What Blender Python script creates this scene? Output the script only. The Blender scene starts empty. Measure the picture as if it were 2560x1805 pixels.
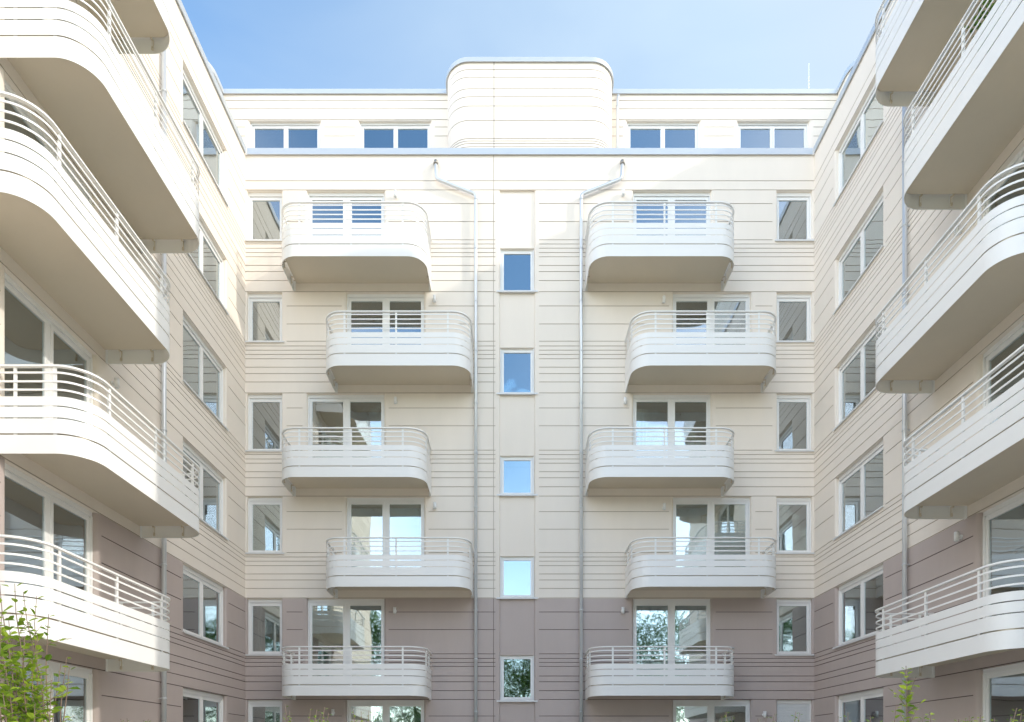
import bpy, math, random
from mathutils import Vector, Matrix
PI = math.pi
C = bpy.context.scene.collection
# ------------------------------------------------------------------ camera
FPX = 1700.0                       # focal length in pixels of the 2560 px wide photograph
cam_d = bpy.data.cameras.new('camera'); cam = bpy.data.objects.new('camera', cam_d); C.objects.link(cam)
cam_d.sensor_width = 36; cam_d.lens = 36*FPX/2560
cam_d.shift_x = -9/2560; cam_d.shift_y = 984.5/2560
cam_d.clip_start = .05; cam_d.clip_end = 3000
EYE = 1.6
cam.location = (0, 0, EYE); cam.rotation_euler = (PI/2, 0, 0)
bpy.context.scene.camera = cam
# ------------------------------------------------------------------ light
TRAVEL = Vector((-2.4, 1.0, -1.21)).normalized()          # direction the sunlight travels
elev = math.asin(-TRAVEL.z); az = math.atan2(-TRAVEL.x, -TRAVEL.y)   # clockwise from +Y
w = bpy.data.worlds.new('World'); bpy.context.scene.world = w; w.use_nodes = True
nt = w.node_tree
sky = nt.nodes.new('ShaderNodeTexSky'); sky.sky_type = 'NISHITA'; sky.sun_disc = False
sky.sun_elevation = elev; sky.sun_rotation = az
sky.air_density = 1.0; sky.dust_density = .5; sky.ozone_density = 3.0
bg = nt.nodes['Background']; bg.inputs['Strength'].default_value = 0.15
# thin high haze that whitens the sky towards the sun
N_ = nt.nodes.new; L_ = nt.links.new
tc_ = N_('ShaderNodeTexCoord'); dt = N_('ShaderNodeVectorMath'); dt.operation = 'DOT_PRODUCT'
dt.inputs[1].default_value = (.95, .31, .0); L_(tc_.outputs['Generated'], dt.inputs[0])
nz = N_('ShaderNodeTexNoise'); nz.inputs['Scale'].default_value = 3.2; nz.inputs['Detail'].default_value = 5; nz.inputs['Distortion'].default_value = .6
mp = N_('ShaderNodeMapping'); mp.inputs['Scale'].default_value = (1, 1, 2.5); L_(tc_.outputs['Generated'], mp.inputs[0]); L_(mp.outputs[0], nz.inputs[0])
ma = N_('ShaderNodeMath'); ma.operation = 'MULTIPLY_ADD'; ma.inputs[1].default_value = .42; L_(nz.outputs[0], ma.inputs[0]); L_(dt.outputs['Value'], ma.inputs[2])
mr = N_('ShaderNodeMapRange'); mr.interpolation_type = 'SMOOTHSTEP'; mr.inputs[1].default_value = -.10; mr.inputs[2].default_value = .74; mr.inputs[4].default_value = .85
L_(ma.outputs[0], mr.inputs[0])
m2 = N_('ShaderNodeMapRange'); m2.interpolation_type = 'SMOOTHSTEP'; m2.inputs[1].default_value = .3; m2.inputs[2].default_value = 1; m2.inputs[3].default_value = 1; m2.inputs[4].default_value = 1.6
dt2 = N_('ShaderNodeVectorMath'); dt2.operation = 'DOT_PRODUCT'; dt2.inputs[1].default_value = (.84, -.35, .42)
L_(tc_.outputs['Generated'], dt2.inputs[0]); L_(dt2.outputs['Value'], m2.inputs[0])
hc = N_('ShaderNodeMix'); hc.data_type = 'RGBA'; hc.inputs['A'].default_value = (1.85, 2.28, 2.65, 1); hc.inputs['B'].default_value = (2.2, 1.98, 1.72, 1)
m3 = N_('ShaderNodeMapRange'); m3.inputs[1].default_value = .25; m3.inputs[2].default_value = .8; L_(dt2.outputs['Value'], m3.inputs[0]); L_(m3.outputs[0], hc.inputs['Factor'])
hz_ = N_('ShaderNodeVectorMath'); hz_.operation = 'SCALE'; L_(hc.outputs['Result'], hz_.inputs[0]); L_(m2.outputs[0], hz_.inputs['Scale'])
mxs = N_('ShaderNodeMix'); mxs.data_type = 'RGBA'; L_(mr.outputs[0], mxs.inputs['Factor']); tint = N_('ShaderNodeVectorMath'); tint.operation = 'MULTIPLY'; tint.inputs[1].default_value = (.92, 1.03, 1.0)
L_(sky.outputs[0], tint.inputs[0]); L_(tint.outputs[0], mxs.inputs['A']); L_(hz_.outputs[0], mxs.inputs['B'])
# unseen bright sky lobes, added low behind the camera to fill the shaded walls
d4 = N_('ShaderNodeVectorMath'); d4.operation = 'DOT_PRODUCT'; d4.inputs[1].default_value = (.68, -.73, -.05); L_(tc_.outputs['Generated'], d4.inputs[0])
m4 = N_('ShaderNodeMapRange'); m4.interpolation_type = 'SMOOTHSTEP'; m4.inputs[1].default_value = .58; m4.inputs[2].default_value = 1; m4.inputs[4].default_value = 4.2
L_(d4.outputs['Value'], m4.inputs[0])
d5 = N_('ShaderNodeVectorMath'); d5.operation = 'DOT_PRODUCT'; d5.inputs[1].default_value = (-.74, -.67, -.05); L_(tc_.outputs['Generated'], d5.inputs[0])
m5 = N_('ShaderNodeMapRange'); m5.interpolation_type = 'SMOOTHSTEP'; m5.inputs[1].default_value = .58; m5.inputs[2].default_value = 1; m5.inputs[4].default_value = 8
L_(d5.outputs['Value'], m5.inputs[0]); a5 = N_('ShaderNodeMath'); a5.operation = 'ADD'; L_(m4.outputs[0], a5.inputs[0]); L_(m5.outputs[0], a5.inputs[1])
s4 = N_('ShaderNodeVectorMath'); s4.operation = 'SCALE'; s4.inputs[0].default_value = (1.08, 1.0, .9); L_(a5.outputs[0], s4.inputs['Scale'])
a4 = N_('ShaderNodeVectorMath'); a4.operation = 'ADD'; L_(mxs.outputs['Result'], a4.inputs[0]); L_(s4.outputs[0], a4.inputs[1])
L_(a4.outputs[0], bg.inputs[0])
sl = bpy.data.lights.new('sun', 'SUN'); sl.energy = 0.8; sl.angle = math.radians(.6); sl.color = (1, .93, .82)
so = bpy.data.objects.new('sun', sl); C.objects.link(so)
so.rotation_euler = TRAVEL.to_track_quat('-Z', 'Y').to_euler()
bpy.context.scene.cycles.diffuse_bounces = 8; bpy.context.scene.cycles.max_bounces = 14
vs = bpy.context.scene.view_settings
vs.view_transform = 'Standard'; vs.look = 'None'; vs.gamma = 1; vs.exposure = 1.43
bpy.context.scene.render.resolution_x = 1024; bpy.context.scene.render.resolution_y = 722

# ------------------------------------------------------------------ materials
def mat(name, col, rough=.6, metal=0, noise=0, nscale=3, bump=0, bscale=200, spec=None, stretch=(1, 1, 1)):
    m = bpy.data.materials.new(name); m.use_nodes = True
    t = m.node_tree; b = t.nodes['Principled BSDF']
    b.inputs['Roughness'].default_value = rough; b.inputs['Metallic'].default_value = metal
    if spec is not None: b.inputs['Specular IOR Level'].default_value = spec
    if noise:
        tc = t.nodes.new('ShaderNodeTexCoord'); n = t.nodes.new('ShaderNodeTexNoise')
        n.inputs['Scale'].default_value = nscale; n.inputs['Detail'].default_value = 6
        n.inputs['Roughness'].default_value = .65
        mpp = t.nodes.new('ShaderNodeMapping'); mpp.inputs['Scale'].default_value = stretch
        t.links.new(tc.outputs['Object'], mpp.inputs[0]); t.links.new(mpp.outputs[0], n.inputs[0])
        mx = t.nodes.new('ShaderNodeMix'); mx.data_type = 'RGBA'
        mx.inputs['A'].default_value = (*[c*(1-noise) for c in col], 1)
        mx.inputs['B'].default_value = (*[min(.95, c*(1+noise)) for c in col], 1)
        t.links.new(n.outputs[0], mx.inputs['Factor']); t.links.new(mx.outputs['Result'], b.inputs['Base Color'])
    else:
        b.inputs['Base Color'].default_value = (*col, 1)
    if bump:
        tc = t.nodes.new('ShaderNodeTexCoord'); n = t.nodes.new('ShaderNodeTexNoise')
        n.inputs['Scale'].default_value = bscale; n.inputs['Detail'].default_value = 3
        t.links.new(tc.outputs['Object'], n.inputs[0])
        bp = t.nodes.new('ShaderNodeBump'); bp.inputs['Strength'].default_value = bump
        bp.inputs['Distance'].default_value = .004
        t.links.new(n.outputs[0], bp.inputs['Height']); t.links.new(bp.outputs[0], b.inputs['Normal'])
    return m
def leaf_mat(name, c1, c2, trans=.35):
    m = bpy.data.materials.new(name); m.use_nodes = True; t = m.node_tree
    b = t.nodes['Principled BSDF']; b.inputs['Roughness'].default_value = .45
    g = t.nodes.new('ShaderNodeNewGeometry'); mx = t.nodes.new('ShaderNodeMix'); mx.data_type = 'RGBA'
    mx.inputs['A'].default_value = (*c1, 1); mx.inputs['B'].default_value = (*c2, 1)
    t.links.new(g.outputs['Random Per Island'], mx.inputs['Factor'])
    t.links.new(mx.outputs['Result'], b.inputs['Base Color'])
    tr = t.nodes.new('ShaderNodeBsdfTranslucent'); t.links.new(mx.outputs['Result'], tr.inputs[0])
    ms = t.nodes.new('ShaderNodeMixShader'); ms.inputs[0].default_value = trans
    t.links.new(b.outputs[0], ms.inputs[1]); t.links.new(tr.outputs[0], ms.inputs[2])
    t.links.new(ms.outputs[0], t.nodes['Material Output'].inputs[0])
    return m
def glass_mat():
    m = bpy.data.materials.new('window_glass'); m.use_nodes = True; t = m.node_tree
    t.nodes.remove(t.nodes['Principled BSDF'])
    gl = t.nodes.new('ShaderNodeBsdfGlossy'); gl.inputs['Roughness'].default_value = .022
    gl.inputs['Color'].default_value = (.86, .94, .97, 1)
    tr = t.nodes.new('ShaderNodeBsdfTransparent'); tr.inputs['Color'].default_value = (.84, .9, .87, 1)
    fr = t.nodes.new('ShaderNodeFresnel'); fr.inputs['IOR'].default_value = 2.1
    ad = t.nodes.new('ShaderNodeMath'); ad.operation = 'ADD'; ad.inputs[1].default_value = .32; ad.use_clamp = True
    t.links.new(fr.outputs[0], ad.inputs[0])
    tc = t.nodes.new('ShaderNodeTexCoord'); n = t.nodes.new('ShaderNodeTexNoise')
    n.inputs['Scale'].default_value = 1.6; n.inputs['Detail'].default_value = 1
    t.links.new(tc.outputs['Object'], n.inputs[0])
    bp = t.nodes.new('ShaderNodeBump'); bp.inputs['Strength'].default_value = .2; bp.inputs['Distance'].default_value = .012
    t.links.new(n.outputs[0], bp.inputs['Height']); t.links.new(bp.outputs[0], gl.inputs['Normal'])
    ms = t.nodes.new('ShaderNodeMixShader'); t.links.new(ad.outputs[0], ms.inputs[0])
    t.links.new(tr.outputs[0], ms.inputs[1]); t.links.new(gl.outputs[0], ms.inputs[2])
    t.links.new(ms.outputs[0], t.nodes['Material Output'].inputs[0])
    return m
M = dict(
    cream=mat('cream_render', (.87, .80, .72), .85, noise=.04, nscale=1.4, bump=.25, stretch=(1.6, 1.6, .35)),
    mauve=mat('mauve_render', (.53, .455, .43), .85, noise=.07, nscale=1.4, bump=.25, stretch=(1.6, 1.6, .35)),
    cjoint=mat('cream_joint', (.50, .43, .35), .9), mjoint=mat('mauve_joint', (.16, .12, .11), .9),
    white=mat('white_coated_metal', (.90, .90, .89), .38, noise=.015, nscale=1.5),
    frame=mat('white_window_profile', (.88, .885, .885), .3),
    slab=mat('painted_concrete', (.68, .61, .50), .8, noise=.05, nscale=1.3, bump=.3, bscale=90),
    zinc=mat('galvanised_sheet', (.60, .635, .67), .38, metal=.4, noise=.05, nscale=4),
    sill=mat('sill_sheet', (.74, .75, .76), .45, metal=.1, noise=.04, nscale=5),
    pipe=mat('galvanised_pipe', (.68, .71, .74), .28, metal=.4, noise=.06, nscale=6),
    dark=mat('dark_opening', (.03, .03, .03), .9),
    bolt=mat('steel_bolt', (.35, .33, .3), .4, metal=.8),
    room=mat('room_plaster', (.50, .545, .53), .9), roomfloor=mat('room_floor', (.22, .17, .12), .6),
    curtain=mat('curtain_fabric', (.72, .74, .74), .9),
    shutter=mat('shutter_slats', (.72, .75, .77), .5),
    roof=mat('roof_gravel', (.35, .34, .32), .95, noise=.2, nscale=40),
    bark=mat('bark', (.16, .12, .09), .9, noise=.25, nscale=20, bump=.6, bscale=60),
    twig=mat('shrub_stem', (.24, .17, .13), .8),
    grass=mat('lawn', (.10, .15, .04), .95, noise=.3, nscale=6, bump=.8, bscale=80),
    paving=mat('bounce_paving', (.64, .60, .52), .9, noise=.12, nscale=5, bump=.4, bscale=60),
    glass=glass_mat(),
    leafA=leaf_mat('fresh_leaves', (.13, .25, .02), (.46, .60, .06), .5),
    leafB=leaf_mat('pale_leaves', (.16, .30, .04), (.34, .46, .10), .4),
    leafT=leaf_mat('tree_leaves', (.07, .16, .03), (.20, .32, .06), .5),
)
# ------------------------------------------------------------------ mesh helpers
class MB:
    def __init__(s): s.v = []; s.f = []; s.m = []; s.sm = []
    def quad(s, pts, mi=0, smooth=False):
        n = len(s.v); s.v += [tuple(p) for p in pts]; s.f.append(tuple(range(n, n+len(pts)))); s.m.append(mi); s.sm.append(smooth)
    def box(s, x0, x1, y0, y1, z0, z1, mi=0):
        n = len(s.v)
        s.v += [(x, y, z) for z in (z0, z1) for y in (y0, y1) for x in (x0, x1)]
        for f in ((0, 2, 3, 1), (4, 5, 7, 6), (0, 1, 5, 4), (2, 6, 7, 3), (0, 4, 6, 2), (1, 3, 7, 5)):
            s.f.append(tuple(n+i for i in f)); s.m.append(mi); s.sm.append(False)
    def tube(s, pts, r, seg=8, mi=0, r2=None, cap=True):
        pts = [Vector(p) for p in pts]; n0 = len(s.v); N = len(pts)
        prev = None
        for i, p in enumerate(pts):
            d = (pts[min(i+1, N-1)] - pts[max(i-1, 0)]).normalized()
            a = prev if prev is not None else (Vector((0, 0, 1)) if abs(d.z) < .9 else Vector((1, 0, 0)))
            u = (a - d*a.dot(d)).normalized(); v = d.cross(u); prev = u
            rr = r if r2 is None else r + (r2-r)*i/(N-1)
            for k in range(seg):
                t = 2*PI*k/seg; s.v.append(tuple(p + u*(rr*math.cos(t)) + v*(rr*math.sin(t))))
        for i in range(N-1):
            for k in range(seg):
                a = n0+i*seg+k; b = n0+i*seg+(k+1) % seg
                s.f.append((a, b, b+seg, a+seg)); s.m.append(mi); s.sm.append(True)
        if cap:
            s.f.append(tuple(n0+k for k in reversed(range(seg)))); s.m.append(mi); s.sm.append(False)
            s.f.append(tuple(n0+(N-1)*seg+k for k in range(seg))); s.m.append(mi); s.sm.append(False)
    def sweep(s, path, o0, o1, z0, z1, mi=0, smooth=True, closed=False):
        """rectangular section swept along a plan path; offsets are to the right of travel"""
        A = offset(path, o0, closed); B = offset(path, o1, closed); N = len(path)
        n = len(s.v)
        for a, b in zip(A, B):
            s.v += [(a[0], a[1], z0), (b[0], b[1], z0), (b[0], b[1], z1), (a[0], a[1], z1)]
        rng = range(N) if closed else range(N-1)
        # separate vertices per side so that smooth shading stays on the curve only
        base = list(s.v[n:]); del s.v[n:]
        for k in range(4):
            n2 = len(s.v)
            for i in range(N): s.v += [base[i*4+k], base[i*4+(k+1) % 4]]
            for i in rng:
                j = (i+1) % N
                s.f.append((n2+2*i, n2+2*i+1, n2+2*j+1, n2+2*j)); s.m.append(mi); s.sm.append(smooth)
        if not closed:
            s.quad([base[k] for k in (3, 2, 1, 0)], mi); s.quad([base[(N-1)*4+k] for k in (0, 1, 2, 3)], mi)
    def ribbon(s, path, off, z0, z1, mi=0, closed=False):
        A = offset(path, off, closed); n = len(s.v); N = len(A)
        for a in A: s.v += [(a[0], a[1], z0), (a[0], a[1], z1)]
        for i in (range(N) if closed else range(N-1)):
            j = (i+1) % N
            s.f.append((n+2*i, n+2*j, n+2*j+1, n+2*i+1)); s.m.append(mi); s.sm.append(True)
    def build(s, name, mats, parent=None, loc=None, rz=0):
        me = bpy.data.meshes.new(name); me.from_pydata(s.v, [], s.f)
        for m in (mats if isinstance(mats, (list, tuple)) else [mats]): me.materials.append(M[m])
        me.polygons.foreach_set('material_index', s.m); me.polygons.foreach_set('use_smooth', s.sm)
        me.update()
        o = bpy.data.objects.new(name, me); C.objects.link(o)
        if parent: o.parent = parent
        if loc: o.location = loc
        o.rotation_euler.z = rz
        return o
def offset(path, d, closed=False):
    out = []; N = len(path)
    for i in range(N):
        p = Vector(path[i][:2])
        a = Vector(path[(i-1) % N][:2]) if (closed or i > 0) else None
        b = Vector(path[(i+1) % N][:2]) if (closed or i < N-1) else None
        ns = []
        if a is not None: t = (p-a).normalized(); ns.append(Vector((t.y, -t.x)))
        if b is not None: t = (b-p).normalized(); ns.append(Vector((t.y, -t.x)))
        n = sum(ns, Vector((0, 0))).normalized()
        c = max(.4, n.dot(ns[0])); out.append(tuple(p + n*(d/c)))
    return out
def arc(cx, cy, r, a0, a1, n=10):
    return [(cx+r*math.cos(math.radians(a0+(a1-a0)*i/n)), cy+r*math.sin(math.radians(a0+(a1-a0)*i/n))) for i in range(n+1)]
def tag(o, label=None, cat=None, group=None, kind=None):
    if label: o['label'] = label
    if cat: o['category'] = cat
    if group: o['group'] = group
    if kind: o['kind'] = kind
    return o
def empty(name, loc=(0, 0, 0), rz=0):
    o = bpy.data.objects.new(name, None); C.objects.link(o); o.location = loc; o.rotation_euler.z = rz
    o.empty_display_size = .3
    return o
def copy_tree(o, parent, loc=None, rz=None):
    c = o.copy(); C.objects.link(c); c.parent = parent
    if loc is not None: c.location = loc
    if rz is not None: c.rotation_euler.z = rz
    for ch in o.children: copy_tree(ch, c)
    return c
# ------------------------------------------------------------------ dimensions (heights above eye level, from the photo)
D = 19.36; S = FPX/D                      # distance of the central facade, px per metre on it
XL, XR = -7.69, 8.50                      # planes of the two wings
PY = lambda y: (1887-y)/S                 # photo row -> height above eye, on the central facade
PX = lambda x: (x-1289)/S
LINT = [PY(1749.5), PY(1496), PY(1241), PY(983), PY(730), PY(475.5)]
SILL = [PY(1890), PY(1636), PY(1382), PY(1126.5), PY(854), PY(601)]
TOP = PY(387)                             # underside of the coping
GROUND = -EYE
gy = [452, 474.8, 509, 554, 599.5, 610, 620.5, 631.5, 642, 663.5, 679, 701.5, 729.3, 765, 810, 853, 865, 875.5, 886, 897, 918, 934, 955,
      982.3, 1020, 1064.5, 1125.5, 1136.5, 1147.5, 1158, 1179.5, 1194.5, 1217, 1240.3, 1279, 1323, 1381.5, 1392.5, 1403, 1414, 1435, 1450, 1471,
      1495, 1530, 1574, 1634.6, 1646, 1656, 1666, 1690, 1704.5, 1726.5, 1748.7, 1790, 1835, 1892, 1903, 1914, 1925, 1947, 1962, 1984]
GROOVES = [PY(y) for y in gy]
GW, GD = .0085, .014                      # half width and depth of a joint
RV = .16                                  # depth of the window reveals

building = empty('apartment_building', (0, D, 0))
tag(building, 'U shaped cream apartment building with rounded white balconies and mauve lower storeys', 'apartment building')
BO = Vector((0, D, 0))
def lp(x, y, h): return (x, y-D, h+EYE)   # world -> building space

def facade(u0, u1, openings, zb, zt, grooves, vjoint=None, split=LINT[1], setback=None):
    """one render skin with real recessed joints and openings with rounded reveals; local x along, y into the wall, z = height above eye"""
    mb = MB(); G2 = .13
    us = {u0, u1}; zs = {zb, zt, split}
    for o in openings:
        x0, x1, z0, z1, r = o[:5]
        us |= {x0-r, x1+r, x0-G2, x1+G2}; zs |= {z0, z1}
    for g in grooves: zs |= {g-GW, g+GW}
    if vjoint is not None: us |= {vjoint-.007, vjoint+.007}
    us = sorted(u for u in us if u0-1e-6 <= u <= u1+1e-6); zs = sorted(z for z in zs if zb-1e-6 <= z <= zt+1e-6)
    us = [u for i, u in enumerate(us) if i == 0 or u-us[i-1] > 1e-4]; zs = [z for i, z in enumerate(zs) if i == 0 or z-zs[i-1] > 1e-4]
    def kind(u, z):
        for o in openings:
            x0, x1, z0, z1, r = o[:5]
            if x0-r < u < x1+r and z0 < z < z1: return None
        if vjoint is not None and abs(u-vjoint) < .007: return 1
        for g in grooves:
            if abs(z-g) < GW:
                for o in openings:
                    if o[0]-G2 < u < o[1]+G2 and o[2] < g < o[3]: return 0
                return 1
        return 0
    K = [[kind((us[i]+us[i+1])/2, (zs[j]+zs[j+1])/2) for j in range(len(zs)-1)] for i in range(len(us)-1)]
    for i in range(len(us)-1):
        for j in range(len(zs)-1):
            k = K[i][j]
            if k is None: continue
            d = GD*k; a, b, c, e = us[i], us[i+1], zs[j], zs[j+1]
            mi = (0 if (c+e)/2 > split else 1) + 2*k
            mb.quad([(a, d, c), (b, d, c), (b, d, e), (a, d, e)], mi)
            if k == 1:
                mm = mi
                if j > 0 and K[i][j-1] == 0: mb.quad([(a, 0, c), (b, 0, c), (b, d, c), (a, d, c)], mm)
                if j < len(zs)-2 and K[i][j+1] == 0: mb.quad([(a, d, e), (b, d, e), (b, 0, e), (a, 0, e)], mm)
                if i > 0 and K[i-1][j] == 0: mb.quad([(a, 0, c), (a, d, c), (a, d, e), (a, 0, e)], mm)
                if i < len(us)-2 and K[i+1][j] == 0: mb.quad([(b, d, c), (b, 0, c), (b, 0, e), (b, d, e)], mm)
    for o in openings:
        x0, x1, z0, z1, r = o[:5]; dep = o[5] if len(o) > 5 else RV+.03
        cuts = [z0, z1] if not (z0 < split-1e-3 < z1-1e-3) else [z0, split, z1]
        for c, e in zip(cuts[:-1], cuts[1:]):
            mi = 0 if (c+e)/2 > split else 1
            for sg, xe in ((1, x0), (-1, x1)):
                n = 6; P = [(xe-sg*r + sg*r*math.sin(PI/2*i/n), r-r*math.cos(PI/2*i/n)) for i in range(n+1)]
                base = len(mb.v)
                for p in P: mb.v += [(p[0], p[1], c), (p[0], p[1], e)]
                for i in range(n):
                    q = (base+2*i, base+2*i+2, base+2*i+3, base+2*i+1)
                    mb.f.append(q if sg > 0 else q[::-1]); mb.m.append(mi); mb.sm.append(True)
                mb.quad([(xe, r, c), (xe, dep, c), (xe, dep, e), (xe, r, e)], mi)
        mb.quad([(x0-r, 0, z1), (x1+r, 0, z1), (x1+r, dep, z1), (x0-r, dep, z1)], 0 if z1 > split-.01 else 1)
        mb.quad([(x0-r, 0, z0), (x0-r, dep, z0), (x1+r, dep, z0), (x1+r, 0, z0)], 0 if z0 > split else 1)
    return mb

# ------------------------------------------------------------------ windows and doors: local origin bottom left of the opening on the wall face
_cache = {}
def window(parent, loc, rz, wd, ht, panes=1, kind='window', sill=True, box=.085, mull=.13, closed=False, dy=0, overl=.06, overr=.06, depth=.9):
    key = (round(wd, 3), round(ht, 3), panes, kind, sill, box, mull, closed, dy, overl, overr)
    if key in _cache: return copy_tree(_cache[key], parent, loc, rz)
    y = RV-.03+dy; mb = MB(); F = .055; SW = .06
    # roller shutter casing and guides
    if box: mb.box(0, wd, y-.035, y+.06, ht-box, ht); mb.box(.004, wd-.004, y-.042, y-.0352, ht-box-.012, ht-box+.012)
    for a in (0, wd-.035): mb.box(a, a+.035, y-.045, y-.0005, 0, ht-(box+.0125 if box else 0))
    zt = ht-box
    mb.box(0, F, y, y+.06, 0, zt); mb.box(wd-F, wd, y, y+.06, 0, zt); mb.box(F, wd-F, y, y+.06, zt-F, zt); mb.box(F, wd-F, y, y+.06, 0, F)
    inner = wd-2*F; spans = []
    if panes == 1: spans = [(F, wd-F)]
    else:
        c = wd/2; g = mull/2-SW; mb.box(c-g, c+g, y, y+.06, F, zt-F); spans = [(F, c-g), (c+g, wd-F)]
    gp = []
    for a, b in spans:                      # sash, standing a little proud of the fixed frame
        ys = y-.012; za, zb_ = F-.012, zt-F+.012
        a2, b2 = a-.012 if a == F else a+.001, b+.012 if b == wd-F else b-.001
        mb.box(a2, a2+SW, ys, y+.05, za, zb_); mb.box(b2-SW, b2, ys, y+.05, za, zb_)
        mb.box(a2+SW, b2-SW, ys, y+.05, za, za+SW); mb.box(a2+SW, b2-SW, ys, y+.05, zb_-SW, zb_)
        gp.append((a2+SW, b2-SW, za+SW, zb_-SW))
    o = mb.build(kind, 'frame', parent, loc, rz)
    for a, b, c, e in gp:
        g = MB(); g.box(a-.004, b+.004, y+.012, y+.018, c-.004, e+.004); g.build('pane', 'glass', o)
    if sill:
        g = MB(); g.box(-overl, wd+overr, -.045, y-.001, -.022, -.002); g.box(-overl, wd+overr, -.047, -.0455, -.045, -.0025)
        g.build('sill', 'sill', o)
    if closed:
        g = MB(); n = int((ht-box)/.045)
        for i in range(n): g.box(.036, wd-.036, y-.03, y-.016, i*.045, i*.045+.041)
        g.build('roller_shutter', 'shutter', o)
    r = MB(); Y0, Y1 = y+.0605, y+depth; e = .35
    r.quad([(-e, Y1, -.1), (wd+e, Y1, -.1), (wd+e, Y1, ht+.1), (-e, Y1, ht+.1)])
    r.quad([(0, Y0, 0), (-e, Y1, -.1), (-e, Y1, ht+.1), (0, Y0, ht)]); r.quad([(wd, Y0, 0), (wd, Y0, ht), (wd+e, Y1, ht+.1), (wd+e, Y1, -.1)])
    r.quad([(0, Y0, ht), (-e, Y1, ht+.1), (wd+e, Y1, ht+.1), (wd, Y0, ht)]); r.quad([(0, Y0, 0), (wd, Y0, 0), (wd+e, Y1, -.1), (-e, Y1, -.1)], 1)
    r.build('room_interior', ['room', 'roomfloor'], o)
    _cache[key] = o
    return o
registry = []
def add_blind(win, x0, x1, ht, drop):
    mb = MB(); mb.box(x0, x1, .255, .262, ht-drop, ht-.06); mb.box(x0, x1, .25, .268, ht-drop-.025, ht-drop-.0005); mb.build('roller_blind', 'curtain', win)
def add_curtain(win, x0, x1, h, seed=0, y=.34):
    rnd = random.Random(seed); mb = MB(); n = int((x1-x0)/.02)+2; ph = rnd.random()*6
    base = len(mb.v)
    for i in range(n):
        x = x0+(x1-x0)*i/(n-1); yy = y+.022*math.sin(i*1.15+ph)+.008*math.sin(i*.37)
        mb.v += [(x, yy, .03), (x, yy, h)]
    for i in range(n-1):
        mb.f.append((base+2*i, base+2*i+2, base+2*i+3, base+2*i+1)); mb.m.append(0); mb.sm.append(True)
    mb.build('curtain', 'curtain', win)

# ------------------------------------------------------------------ central facade
AL0, AL1 = PX(768), PX(960); BL0, BL1 = PX(866), PX(1060)
AR0, AR1 = PX(1584), PX(1778); BR0, BR1 = PX(1684), PX(1877)
WL0, WL1 = XL+.045, PX(705); WR0, WR1 = PX(1942.5), XR-.05
ST0, ST1 = PX(1250), PX(1336)
FB = LINT[:5]                               # underside of the balcony fascias, storeys 1..5
ops = []; wins = []
for r in range(6):
    zs0 = SILL[r]
    ops.append((WL0, WL1, zs0, LINT[r], .02)); wins.append(('window', WL0, WL1, zs0, LINT[r], 1, r))
    ops.append((WR0, WR1, zs0, LINT[r], .03)); wins.append(('window', WR0, WR1, zs0, LINT[r], 1, r))
    zd = (FB[r-1]+.46) if r else -.80
    for a, b in (((AL0, AL1), (AR0, AR1)) if r % 2 else ((BL0, BL1), (BR0, BR1))):
        ops.append((a, b, zd, LINT[r], .07)); wins.append(('balcony_door', a, b, zd, LINT[r], 2, r))
ops.append((ST0, ST1, GROUND+.3, LINT[5], .05, .20))
main = facade(XL-.04, XR+.04, ops, GROUND, TOP, GROOVES, vjoint=PX(1234))
# infill of the stair recess with the stair windows in it
stw = [(PY(728), PY(617)), (PY(983.5), PY(866)), (PY(1236.5), PY(1137)), (PY(1494), PY(1389)), (PY(1751), PY(1637))]
zc = LINT[5]
for zl, zh in stw+[(GROUND+.3, GROUND+.3)]:
    a, b = zh, zc
    for c, e in ([(a, b)] if not (a < LINT[1] < b) else [(a, LINT[1]), (LINT[1], b)]):
        mi = 0 if (c+e)/2 > LINT[1] else 1
        main.quad([(ST0, .055, c), (ST1, .055, c), (ST1, .055, e), (ST0, .055, e)], mi)
    if zh > GROUND+.4:
        main.quad([(ST0, .055, a), (ST0, .2, a), (ST1, .2, a), (ST1, .055, a)], 0 if a > LINT[1] else 1)
        main.quad([(ST0, .055, zl), (ST0, .2, zl), (ST1, .2, zl), (ST1, .055, zl)], 0 if zl > LINT[1] else 1)
    zc = zl
main.build('facade', ['cream', 'mauve', 'cjoint', 'mjoint'], building, lp(0, D, 0))
for kind, a, b, c, e, n, r in wins:
    if kind == 'window':
        left = a < 0
        o = window(building, lp(a, D, c), 0, b-a, e-c, 1, 'window', closed=(not left and r == 0),
                   overl=.035 if left else .07, overr=.07 if left else .035)
    else: o = window(building, lp(a, D, c), 0, b-a, e-c, 2, 'balcony_door', sill=False, mull=.20, box=.075)
    registry.append((o, 'C', a > 0, kind, r, b-a, e-c))
for zl, zh in stw:
    o = window(building, lp(ST0+.004, D, zl), 0, ST1-ST0-.008, zh-zl, 1, 'stair_window', box=0, dy=.01, overl=.10, overr=.10)

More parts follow.
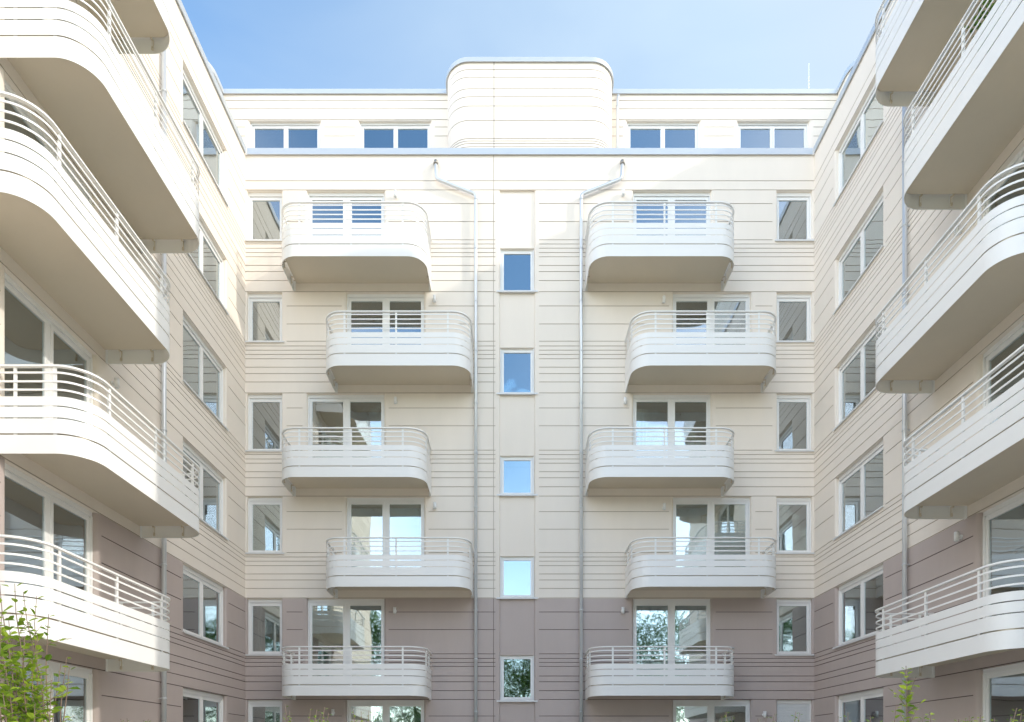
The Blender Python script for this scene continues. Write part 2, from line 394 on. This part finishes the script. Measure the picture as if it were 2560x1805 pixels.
# ------------------------------------------------------------------ wings
def wing(side):
    X = XL if side < 0 else XR; rz = PI/2 if side < 0 else -PI/2
    near = 3.0 if side < 0 else 5.8
    U = (lambda a, b: (a, b)) if side < 0 else (lambda a, b: (-b, -a))
    wy = (15.76, 18.08); dy_ = (10.28, 12.50)
    ops = []; items = []
    for r in range(6):
        a, b = U(*wy); ops.append((a, b, SILL[r], LINT[r], .05)); items.append(('window', a, b, SILL[r], LINT[r]))
        zd = (FB[r-1]+.46) if r else -.80
        a, b = U(*dy_); ops.append((a, b, zd, LINT[r], .07)); items.append(('balcony_door', a, b, zd, LINT[r]))
    a, b = U(near, D+.03)
    facade(a, b, ops, GROUND, TOP, GROOVES).build('facade', ['cream', 'mauve', 'cjoint', 'mjoint'], building, lp(X, 0, 0), rz)
    for idx, (kind, a, b, c, e) in enumerate(items):
        # local x runs along +depth on the left wing and along -depth on the right wing
        loc = lp(X, a if side < 0 else -a, c)
        o = window(building, loc, rz, b-a, e-c, 2, kind, sill=(kind == 'window'), mull=.20 if kind != 'window' else .15, box=.075 if kind != 'window' else .085)
        registry.append((o, 'L' if side < 0 else 'R', side > 0, kind, idx//2, b-a, e-c))
    # outer shell: end wall, outer wall, roof slab
    o = MB(); xo = X+side*9.5
    x0, x1 = min(X, xo), max(X, xo)
    o.box(x0+(.02 if side > 0 else 0), x1-(.02 if side < 0 else 0), near-.001, near+.25, GROUND, TOP)
    o.box(min(xo, xo-side*.25), max(xo, xo-side*.25), near+.251, D+8, GROUND, TOP)
    o.build('outer_wall', 'cream', building, lp(0, 0, 0))
    o = MB(); o.box(x0+.02, x1-.02, near+.02, D+8, TOP-.25, TOP-.1); o.build('roof', 'roof', building, lp(0, 0, 0))
wing(-1); wing(1)
# roof and back of the central block
o = MB(); o.box(XL+.03, XR-.03, D+.2, D+8, TOP-.25, TOP-.1); o.build('roof', 'roof', building, lp(0, 0, 0))
# coping of the main parapet, one piece per side
def coping(path, z0, h=.15, o0=-.32, o1=.05, name='coping'):
    mb = MB(); mb.sweep(path, o0, o1, z0, z0+h); mb.sweep(path, o1-.012, o1+.006, z0-.03, z0-.001)
    return mb.build(name, 'zinc', building, lp(0, 0, 0))
def rel(h): return h
cz = TOP+.001
coping([(XL, 2.95), (XL, D-.06)], cz); coping([(XL+.06, D), (XR-.06, D)], cz); coping([(XR, D-.06), (XR, 5.75)], cz)

# ------------------------------------------------------------------ top storey (set back), stair tower, roof parts
YP = 20.6; SP = FPX/YP; QX = lambda x: (x-1289)/SP; QY = lambda y: (1887-y)/SP
ZR = QY(235)
pg = [QY(y) for y in (251, 272, 299, 317.5, 340)]
pops = [(QX(a), QX(b), TOP+.35, QY(301), .09) for a, b in ((624, 799), (899, 1076), (1569, 1749), (1846, 2023))]
pw = facade(-8.88, 9.75, pops, TOP-.1, ZR, pg)
pw.build('top_storey_wall', ['cream', 'mauve', 'cjoint', 'mjoint'], building, lp(0, YP, 0))
for a, b, c, e, r in pops:
    window(building, lp(a, YP, c), 0, b-a, e-c, 2, 'window', mull=.13, box=.035)
def profile_wall(name, path, z0, z1, grooves, closed=False):
    mb = MB(); cur = z0
    for g in sorted(grooves):
        mb.ribbon(path, 0, cur, g-GW, 0, closed)
        a, b = g-GW, g+GW; mb.ribbon(path, -GD, a, b, 2, closed)
        A = offset(path, 0, closed); B = offset(path, -GD, closed)
        N = len(path)
        for i in (range(N) if closed else range(N-1)):
            j = (i+1) % N
            for z in (a, b): mb.quad([(*A[i], z), (*A[j], z), (*B[j], z), (*B[i], z)], 2)
        cur = b
    mb.ribbon(path, 0, cur, z1, 0, closed)
    return mb.build(name, ['cream', 'mauve', 'cjoint', 'mjoint'], building, lp(0, 0, 0))
YT = 19.65; ST = FPX/YT; ty = [(1887-y)/ST for y in (174, 193, 222, 242, 265, 301, 346.4, 352.5, 359, 367)]
r_ = .68; TX0, TX1 = -2.03, 2.87
tpath = [(TX0, YP+.3)]+arc(TX0+r_, YT+r_, r_, 180, 270)+arc(TX1-r_, YT+r_, r_, 270, 360)+[(TX1, YP+.3)]
profile_wall('stair_tower_wall', tpath, TOP-.1, ZR, ty)
coping(tpath, ZR, .10)
coping([(-8.85, YP), (TX0-.06, YP)], ZR, .11); coping([(TX1+.06, YP), (9.72, YP)], ZR, .11)
o = MB(); o.box(-.632, -.618, YT-.004, YT+.02, TOP-.05, ZR-.002); o.build('expansion_joint', 'mjoint', building, lp(0, 0, 0))
rr = .7
lpath = [(-11.2, 3.0), (-11.2, 19.4-.0)]
lp1 = [(-11.2, 3.0), (-11.2, 19.4)]+arc(-8.88-rr, 19.4+rr, rr, 270, 360)+[(-8.88, YP)]
profile_wall('top_storey_wall', lp1, TOP-.1, ZR, pg); coping(lp1, ZR, .11)
rp1 = [(9.75, YP)]+arc(9.75+rr, 19.4+rr, rr, 180, 270)+[(11.74, 19.4), (11.74, 5.9)]
profile_wall('top_storey_wall', rp1, TOP-.1, ZR, pg); coping(rp1, ZR, .11)
rt = [(11.7, 12.4)]+arc(8.8+r_, 12.4-r_, r_, 90, 180)+arc(8.8+r_, 7.4+r_, r_, 180, 270)+[(11.7, 7.4)]
profile_wall('stair_tower_wall', rt, TOP-.1, ZR, ty); coping(rt, ZR, .11)
o = MB(); o.box(-11.1, 11.6, YP+.25, YP+6, ZR-.3, ZR-.1); o.box(11.8, 17.5, 6.0, YP+6, ZR-.32, ZR-.12)
o.box(9, 11.79, 7.6, 12.2, ZR-.34, ZR-.14); o.box(-17, -11.3, 3.2, YP+6, ZR-.32, ZR-.12); o.box(11.0, 11.73, 19.5, YP+.2, ZR-.34, ZR-.14)
o.build('roof', 'roof', building, lp(0, 0, 0))
# lightning rod
o = MB(); xr = (2022-1289)*20.9/FPX; zt = (1887-158)*20.9/FPX
o.tube([(xr, 20.9, ZR-.1), (xr, 20.9, zt)], .010, 6)
for i in range(7): z = ZR+.12+i*.11; o.tube([(xr, 20.9, z), (xr, 20.9, z+.045)], .020, 8)
o.build('lightning_rod', 'frame', building, lp(0, 0, 0))

# ------------------------------------------------------------------ rainwater pipes
def downpipe(pts, r=.05, clamps=(), spout=None, nrm=(0, -1)):
    mb = MB(); mb.tube(pts, r, 12); o = mb.build('downpipe', 'pipe', building, lp(0, 0, 0))
    for (x, y, z) in clamps:
        c = MB(); c.tube([(x, y, z-.02), (x, y, z+.02)], r+.009, 12)
        c.box(x-.012 if nrm[1] else min(x, x-nrm[0]*.1), x+.012 if nrm[1] else max(x, x-nrm[0]*.1),
              y if nrm[1] else y-.012, y+.12 if nrm[1] else y+.012, z-.012, z+.012)
        c.build('pipe_clamp', 'pipe', o)
    return o
def bend(pts, rad=.09, n=4):
    out = [Vector(pts[0])]
    for a, b, c in zip(pts[:-2], pts[1:-1], pts[2:]):
        a, b, c = Vector(a), Vector(b), Vector(c); p = b+(a-b).normalized()*rad; q = b+(c-b).normalized()*rad
        for i in range(n+1):
            t = i/n; out.append(p*(1-t)**2+b*2*t*(1-t)+q*t*t)
    out.append(Vector(pts[-1])); return out
yp = D-.12; s2 = FPX/yp
hx = lambda x: (x-1289)/s2; hz = lambda y: (1887-y)/s2
for xa, xb in ((1091, 1189.5), (1553.5, 1453)):
    pts = [(hx(xa-(2 if xa < 1300 else -3)), D+.05, hz(399)), (hx(xa-(2 if xa < 1300 else -3)), yp+.02, hz(402)), (hx(xa), yp, hz(447)), (hx(xb), yp, hz(486)), (hx(xb), yp, GROUND)]
    o = downpipe(bend(pts), .048, [(hx(xb), yp, LINT[r]-.35) for r in range(6)]+[(hx(xb), yp, LINT[r]-1.75) for r in range(1, 6)])
    q = MB(); x_ = pts[0][0]; q.tube([(x_, D-.002, hz(398)), (x_, yp+.045, hz(401)), (x_, yp-.01, hz(411))], .062, 12); q.build('outlet', 'bolt', o)
xa = hx(1546)
o = downpipe(bend([(QX(1545), YP+.05, QY(243)), (QX(1545), YP-.12, QY(246)), (QX(1542), YP-.13, QY(262)), (QX(1542), YP-.13, TOP)]), .042, [(QX(1542), YP-.13, QY(275))])
for X, n in ((XL+.1, 1), (XR-.1, -1)):
    o = downpipe([(X, 14.68, TOP-.3), (X, 14.68, GROUND)], .05, [(X, 14.68, LINT[r]-.35) for r in range(6)]+[(X, 14.68, LINT[r]-1.75) for r in range(1, 6)], nrm=(n, 0))

# curtains and blinds behind some of the panes
for i, (o, wg, right, kind, r, wd, ht) in enumerate(registry):
    if wg == 'L' and kind == 'window' and r != 5: add_curtain(o, wd-.42, wd-.1, ht-.12, i)
    elif wg == 'R' and kind == 'window' and r in (1, 2, 3): add_curtain(o, .1, .34, ht-.12, i)
    elif wg == 'R' and kind == 'balcony_door' and r == 1: add_blind(o, .12, 1.05, ht, .62)
    elif wg == 'R' and kind == 'balcony_door' and r == 0: add_blind(o, .12, 1.05, ht, .48)
    elif wg == 'L' and kind == 'balcony_door' and r in (2, 3): add_curtain(o, 1.75, 2.1, ht-.12, i)
    elif wg == 'C' and kind == 'balcony_door' and (r, right) in ((4, False), (1, True), (3, True)): add_curtain(o, .12, .5, ht-.12, i)
    elif wg == 'C' and kind == 'balcony_door' and (r, right) in ((2, False), (5, True)): add_blind(o, 1.14, 2.04, ht, .7)
    elif wg == 'C' and kind == 'window' and r in (1, 4): add_curtain(o, .1, .3, ht-.12, i)

# ------------------------------------------------------------------ balconies
BL, BD, BR = 3.93, 1.36, .48
def upath(r=BR, L=BL, Dp=BD):
    h = L/2
    return [(-h, -.004), (-h, -Dp+r)] + arc(-h+r, -Dp+r, r, 180, 270, 12)[1:] + arc(h-r, -Dp+r, r, 270, 360, 12) + [(h, -.004)]
def make_balcony(tall):
    P = upath()                                     # offsets > 0 lie outside
    sp = offset([(p[0], p[1]) for p in upath(.30)], -.085)
    mb = MB(); n = len(sp); z0, z1 = .225, .44
    sp = [(sp[0][0], 0)]+sp[1:-1]+[(sp[-1][0], 0)]
    mb.quad([(p[0], p[1], z0) for p in reversed(sp)]); mb.quad([(p[0], p[1], z1) for p in sp])
    b = len(mb.v)
    for p in sp: mb.v += [(p[0], p[1], z0), (p[0], p[1], z1)]
    for i in range(n-1): mb.f.append((b+2*i, b+2*i+2, b+2*i+3, b+2*i+1)); mb.m.append(0); mb.sm.append(False)
    slab = mb.build('balcony', 'slab'); HT = .135 if tall else 0
    t = .035 if tall else 0
    for i, (a, c) in enumerate(((0, .278+t), (.300+t, .518+t), (.536+t, .693+t), (.711+t, .845+t))):
        f = MB(); f.sweep(P, -.006, 0, a, c)
        if i == 0:
            for sx in (-1, 1): f.box(min(sx*BL/2-sx*.007, sx*(BL/2-.07)), max(sx*BL/2-sx*.007, sx*(BL/2-.07)), -.012, -.005, .0, .28)
        f.build('fascia_panel', 'white', slab)
    for z in ((.984, 1.108, 1.23, 1.355) if tall else (.947, 1.071, 1.2)):
        f = MB(); f.sweep(P, -.014, -.002, z-.014, z+.014); f.build('rail', 'white', slab)
    f = MB(); f.sweep(P, -.045, .012, 1.285+HT, 1.312+HT); f.build('handrail', 'white', slab)
    h = BL/2
    posts = [(-1.37, -BD, 0), (0, -BD, 0), (1.37, -BD, 0), (-h, -.28, 1), (-h, -.87, 1), (h, -.28, -1), (h, -.87, -1)]
    for x, y, s in posts:
        f = MB(); k = MB()
        if s == 0:
            f.box(x-.024, x+.024, y+.0155, y+.030, .10, 1.285+HT); f.box(x-.005, x+.005, y+.0305, y+.06, .10, 1.2+HT)
            k.box(x-.012, x+.012, y+.03, y+.11, .16, .19)
        else:
            a, b = sorted((x+s*.0155, x+s*.030)); f.box(a, b, y-.024, y+.024, .10, 1.285+HT)
            a, b = sorted((x+s*.0305, x+s*.06)); f.box(a, b, y-.005, y+.005, .10, 1.2+HT)
            a, b = sorted((x+s*.012, x+s*.10)); k.box(a, b, y-.012, y+.012, .195, .222)
            a, b = sorted((x+s*.031, x+s*.045)); k.box(a, b, y-.018, y+.018, .035, .225)
            k.tube([(x+s*.03, y, .05), (x+s*.062, y, .05)], .014, 8)
        f.build('post', 'white', slab); k.build('bracket', 'slab', slab)
    return slab
bal = [make_balcony(False), make_balcony(True)]; seen = set()
places = []
for r in range(1, 6):
    A = r % 2 == 1
    z = FB[r-1]+EYE+(0, 0, 0, 0, .012, .024)[r]; n0 = len(places)
    places.append(((PX(906 if A else 1011), 0, z), 0)); places.append(((PX(1635.5 if A else 1735), 0, z), 0))
    # left wing: odd storeys are the nearer ones; right wing: the other way round
    cl = (12.83 if A else 14.0)-BL/2-.02; cr = (13.87 if A else 12.88)-BL/2-.02
    places.append(((XL, cl-D, z), PI/2)); places.append(((XR, cr-D, z), -PI/2))
    places[n0:] = [(a, b, r > 3) for a, b in places[n0:]]
for loc, rz, tall in places:
    b = bal[tall]
    if tall not in seen: seen.add(tall); b.parent = building; b.location = loc; b.rotation_euler.z = rz
    else: copy_tree(b, building, loc, rz)

# ------------------------------------------------------------------ wall lamps
def make_lamp():
    mb = MB(); mb.tube([(0, -.095, -.085), (0, -.095, .085)], .044, 16); o = mb.build('wall_lamp', 'frame')
    p = MB(); p.tube([(0, -.001, -.01), (0, -.02, -.01)], .045, 16); p.tube([(0, -.02, -.01), (0, -.062, -.01)], .018, 10)
    p.build('wall_mount', 'frame', o)
    q = MB(); q.tube([(0, -.095, -.096), (0, -.095, -.0855)], .030, 14); q.build('lens', 'shutter', o)
    return o
lamp = make_lamp(); first = True
spots = [((PX(x), 0, PY(y)+EYE), 0) for x, y in ((990, 492), (1087, 752), (990, 1005), (1088, 1267), (988, 1527), (834, 1781),
         (1557, 488), (1658, 754), (1562, 1006), (1659, 1269), (1556, 1527), (1909, 1786))]
spots += [((XL, 12.95-D, LINT[2]-.28+EYE), PI/2), ((XR, 12.96-D, LINT[1]-.29+EYE), -PI/2), ((XR, 12.96-D, LINT[3]-.3+EYE), -PI/2)]
for loc, rz in spots:
    if first: lamp.parent = building; lamp.location = loc; lamp.rotation_euler.z = rz; first = False
    else: copy_tree(lamp, building, loc, rz)

# ------------------------------------------------------------------ ground
g = MB(); g.quad([(-400, -400, 0), (400, -400, 0), (400, 400, 0), (-400, 400, 0)]); tag(g.build('ground', 'grass'), 'lawn around the apartment building', kind='structure')
g = MB(); g.quad([(-6.6, -6, .004), (7.4, -6, .004), (7.4, 18.2, .004), (-6.6, 18.2, .004)])  # unseen paving, made wide and pale to bounce light onto walls and soffits
tag(g.build('path', 'paving'), 'unseen pale courtyard paving, widened and lightened to bounce light upward', kind='structure')

# ------------------------------------------------------------------ planting
def leaf(mb, p, d, up, L, W):
    """one folded leaf: six verts round a midrib"""
    d = d.normalized(); s = d.cross(up)
    if s.length < .1: s = d.cross(Vector((1, 0, 0)))
    s.normalize(); n = s.cross(d)
    b = len(mb.v)
    pts = [p, p+d*L*.3+s*W*.42+n*W*.12, p+d*L*.65+s*W*.40+n*W*.12, p+d*L-n*W*.15, p+d*L*.65-s*W*.40+n*W*.12, p+d*L*.3-s*W*.42+n*W*.12]
    mb.v += [tuple(q) for q in pts]
    for f in ((0, 1, 2, 3), (0, 3, 4, 5)):
        mb.f.append(tuple(b+i for i in f)); mb.m.append(0); mb.sm.append(False)
def shrub(label, base, twigs, lm, L=.06, W=.035, seed=1, group='shrubs along the courtyard path', gap=.05, side=True):
    """twigs: list of (tip x, depth, tip height above eye, leafy length, density)"""
    rnd = random.Random(seed)
    e = empty('shrub', (base[0], base[1], 0)); tag(e, label, 'shrub', group)
    st = MB(); lv = MB(); O = Vector((base[0], base[1], 0))
    for tx, tyy, th, ll, dens in twigs:
        tip = Vector((tx, tyy, th+EYE))-O; root = Vector((rnd.uniform(-.08, .08), rnd.uniform(-.08, .08), 0))
        mid = root.lerp(tip, .5)+Vector((rnd.uniform(-.08, .08), rnd.uniform(-.1, .1), 0))
        n = 14; pts = []
        for i in range(n+1):
            t = i/n; q = root*(1-t)**2+mid*2*t*(1-t)+tip*t*t
            q += Vector((.012*math.sin(t*17+tx*9), .01*math.cos(t*13+tx), 0)); pts.append(q)
        st.tube(pts, .012, 6, r2=.0022)
        total = (tip-root).length; k = 0; s_ = 0.02
        while s_ < ll:
            t = 1-s_/total; f = max(0, min(n-.001, t*n)); i = int(f); q = pts[i].lerp(pts[i+1], f-i); dr = (pts[i+1]-pts[i]).normalized()
            for m in range(dens):
                an = k*2.4+m*PI+rnd.uniform(-.5, .5); rad = Vector((math.cos(an), math.sin(an), 0))
                d = (rad+dr*rnd.uniform(.1, .9)+Vector((0, 0, rnd.uniform(-.3, .25)))); sc = rnd.uniform(.6, 1.15)*(.55+.45*min(1, s_/.15))
                up = Vector((rnd.uniform(-.5, .5), rnd.uniform(-.5, .5), 1))
                off = rad*.008
                if rnd.random() < .30 and s_ > .2:      # a short side shoot
                    ln = rnd.uniform(.08, .2); e2 = q+d.normalized()*ln+Vector((0, 0, .05)); st.tube([q, q.lerp(e2, .5)+Vector((0, 0, .01)), e2], .003, 4, r2=.0012)
                    for j in range(int(ln/.028)):
                        g_ = q.lerp(e2, (j+1)/int(ln/.028+1)); a2 = j*2.6+an
                        leaf(lv, g_, Vector((math.cos(a2), math.sin(a2), rnd.uniform(-.1, .7))), up, L*sc*rnd.uniform(.7, 1.1), W*sc)
                leaf(lv, q+off, d, up, L*sc, W*sc)
            k += 1; s_ += gap*rnd.uniform(.6, 1.3)
    st.build('stem', 'twig', e); lv.build('foliage', lm, e)
    return e
def at(x, y, dep): return (x-1289)*dep/FPX, dep, (1887-y)*dep/FPX
rnd = random.Random(5)
tw = []
for x, y, ll, dn in ((5, 1455, .55, 1), (42, 1460, .5, 1), (62, 1480, .45, 1), (95, 1490, .4, 1), (120, 1535, .4, 1), (28, 1545, .5, 2), (2, 1530, .6, 2),
                     (60, 1590, .6, 2), (20, 1600, .6, 2), (92, 1590, .55, 2), (45, 1640, .6, 2), (10, 1660, .6, 2), (78, 1650, .6, 2), (104, 1680, .5, 2),
                     (30, 1700, .6, 2), (65, 1720, .6, 2), (5, 1730, .6, 2), (-15, 1600, .7, 2), (-30, 1700, .7, 2), (165, 1640, .32, 1), (150, 1660, .3, 1),
                     (135, 1700, .3, 1), (172, 1668, .2, 1), (90, 1760, .4, 3), (-20, 1500, .5, 2)):
    dp = 4.4+rnd.uniform(-.35, .35); a = at(x, y, dp); tw.append((a[0], dp, a[2], ll, dn))
shrub('tall leafy green shrub in front of the lowest balcony on the left wing', (-3.05, 4.4), tw, 'leafA', .078, .05, 3, gap=.06)
tw = []
for x, y, ll, dn in ((2258, 1665, .42, 2), (2235, 1762, .2, 1), (2325, 1780, .15, 2), (2300, 1790, .2, 2), (2270, 1792, .2, 2)):
    dp = 4.4+rnd.uniform(-.1, .1); a = at(x, y, dp); tw.append((a[0], dp, a[2], ll, dn))
shrub('slender green shrub with one tall upright shoot before the right hand drainpipe', (2.62, 4.4), tw, 'leafA', .055, .04, 7, gap=.035)
tw = []
for x, y in ((2395, 1797), (2420, 1790), (2450, 1788), (2480, 1795), (2520, 1793), (2550, 1782), (2535, 1770), (2410, 1798)):
    dp = 4.4+rnd.uniform(-.2, .2); a = at(x, y, dp); tw.append((a[0], dp, a[2], .25, 2))
shrub('low bushy green shrub just reaching into the bottom right corner of the photo', (3.1, 4.4), tw, 'leafA', .045, .03, 9, gap=.03)
small = [
 ('small pale shrub tip below the single window near the left corner of the courtyard', [(716, 1762), (727, 1778)], 6.2, 11),
 ('small pale shrub with round leaves in front of the left ground floor wall lamp', [(775, 1770), (790, 1772), (808, 1768), (818, 1782), (798, 1786)], 6.2, 12),
 ('thin arching shrub before the left ground floor balcony door', [(882, 1770), (905, 1778), (925, 1776), (935, 1795)], 6.4, 13),
 ('small leafy shrub top before the right ground floor balcony door', [(1803, 1790), (1815, 1778), (1830, 1790)], 6.4, 14),
 ('small shrub twig beside the lamp next to the closed white shutter', [(1896, 1796), (1915, 1790), (1934, 1784)], 6.2, 15),
 ('little upright shrub twig in front of the closed white shutter', [(1985, 1779), (1994, 1782)], 6.0, 16),
 ('thin arching twig of a shrub before the ground floor window of the right wing', [(2120, 1780), (2098, 1790)], 6.0, 17),
 ('yellowish shrub tip between the right wing ground floor window and the drainpipe', [(2178, 1790), (2200, 1800)], 5.4, 18),
 ('low reddish shrub top below the window of the left wing', [(305, 1798), (322, 1796), (365, 1800), (375, 1798)], 5.0, 19),
]
for lab, tips, dp, sd in small:
    tw = []
    for x, y in tips: a = at(x, y, dp); tw.append((a[0], dp, a[2], .22, 1))
    shrub(lab, (sum(t[0] for t in tw)/len(tw), dp), tw, 'leafB', .048, .032, sd, gap=.035)

# a plant in a pot on the upper balcony of the right wing, its top showing above the handrail
pp = empty('potted_plant', (7.55, 10.85, FB[3]+.452+EYE)); tag(pp, 'green potted plant poking above the handrail of an upper right wing balcony', 'plant')
o = MB(); o.tube([(0, 0, 0), (0, 0, .32)], .12, 20, r2=.17); o.build('pot', 'mauve', pp)
o = MB(); f = MB(); rq = random.Random(8)
for i in range(16):
    a = rq.uniform(0, 6.28); tip = Vector((.2*math.cos(a)-.08, .2*math.sin(a), rq.uniform(.9, 1.3))); q = [Vector((0, 0, .3)).lerp(tip, t/6)+Vector((0, 0, .03*math.sin(t))) for t in range(7)]
    o.tube(q, .006, 5, r2=.002)
    for t in range(1, 7):
        for m in range(3):
            a2 = rq.uniform(0, 6.28); leaf(f, q[t], Vector((math.cos(a2), math.sin(a2), rq.uniform(-.2, .8))), Vector((0, .2, 1)), .10, .05)
o.build('stem', 'twig', pp); f.build('foliage', 'leafT', pp)

def tree(label, x, y, H, R, seed):
    rnd = random.Random(seed); e = empty('tree', (x, y, 0)); tag(e, label, 'tree', 'trees beyond the open end of the courtyard, seen mirrored in the windows')
    t = MB(); t.tube([(0, 0, 0), (.05, 0, H*.25), (-.05, .08, H*.5), (0, 0, H*.8)], .2, 10, r2=.05)
    cs = []
    for i in range(64):
        a = rnd.uniform(0, 2*PI); h = rnd.uniform(.16, 1.0); rr = R*math.sqrt(max(.05, 1-((h-.58)/.48)**2))*rnd.uniform(.35, 1)
        c = Vector((rr*math.cos(a), rr*math.sin(a), H*h)); cs.append(c)
        if i % 3 == 0: t.tube([(0, 0, H*h*.55), (c.x*.5, c.y*.5, H*h*.8), tuple(c)], .05, 6, r2=.012)
    t.build('trunk', 'bark', e)
    l = MB()
    for c in cs:
        cr = R*rnd.uniform(.26, .44)
        for k in range(230):
            v = Vector((rnd.gauss(0, 1), rnd.gauss(0, 1), rnd.gauss(0, .8))).normalized()*cr*rnd.uniform(.4, 1.1)
            leaf(l, c+v, Vector((rnd.uniform(-1, 1), rnd.uniform(-1, 1), rnd.uniform(-.8, .3))), Vector((rnd.uniform(-.6, .6), rnd.uniform(-.6, .6), 1)), .20, .12)
    l.build('crown', 'leafT', e)
for i, (x, y, H, R) in enumerate(((-16.5, -13, 11.6, 3.4), (-11.8, -12, 12.4, 3.4), (-7.6, -13.5, 11.0, 3.3), (-3.4, -12.3, 12.0, 3.2), (.6, -13.8, 10.6, 3.2), (4.6, -12.4, 12.2, 3.3), (9, -13.4, 11.6, 3.3), (13.4, -12.4, 12.4, 3.4))):
    tree('broad green courtyard tree, mirrored in the lower window panes', x, y, H, R, 40+i)
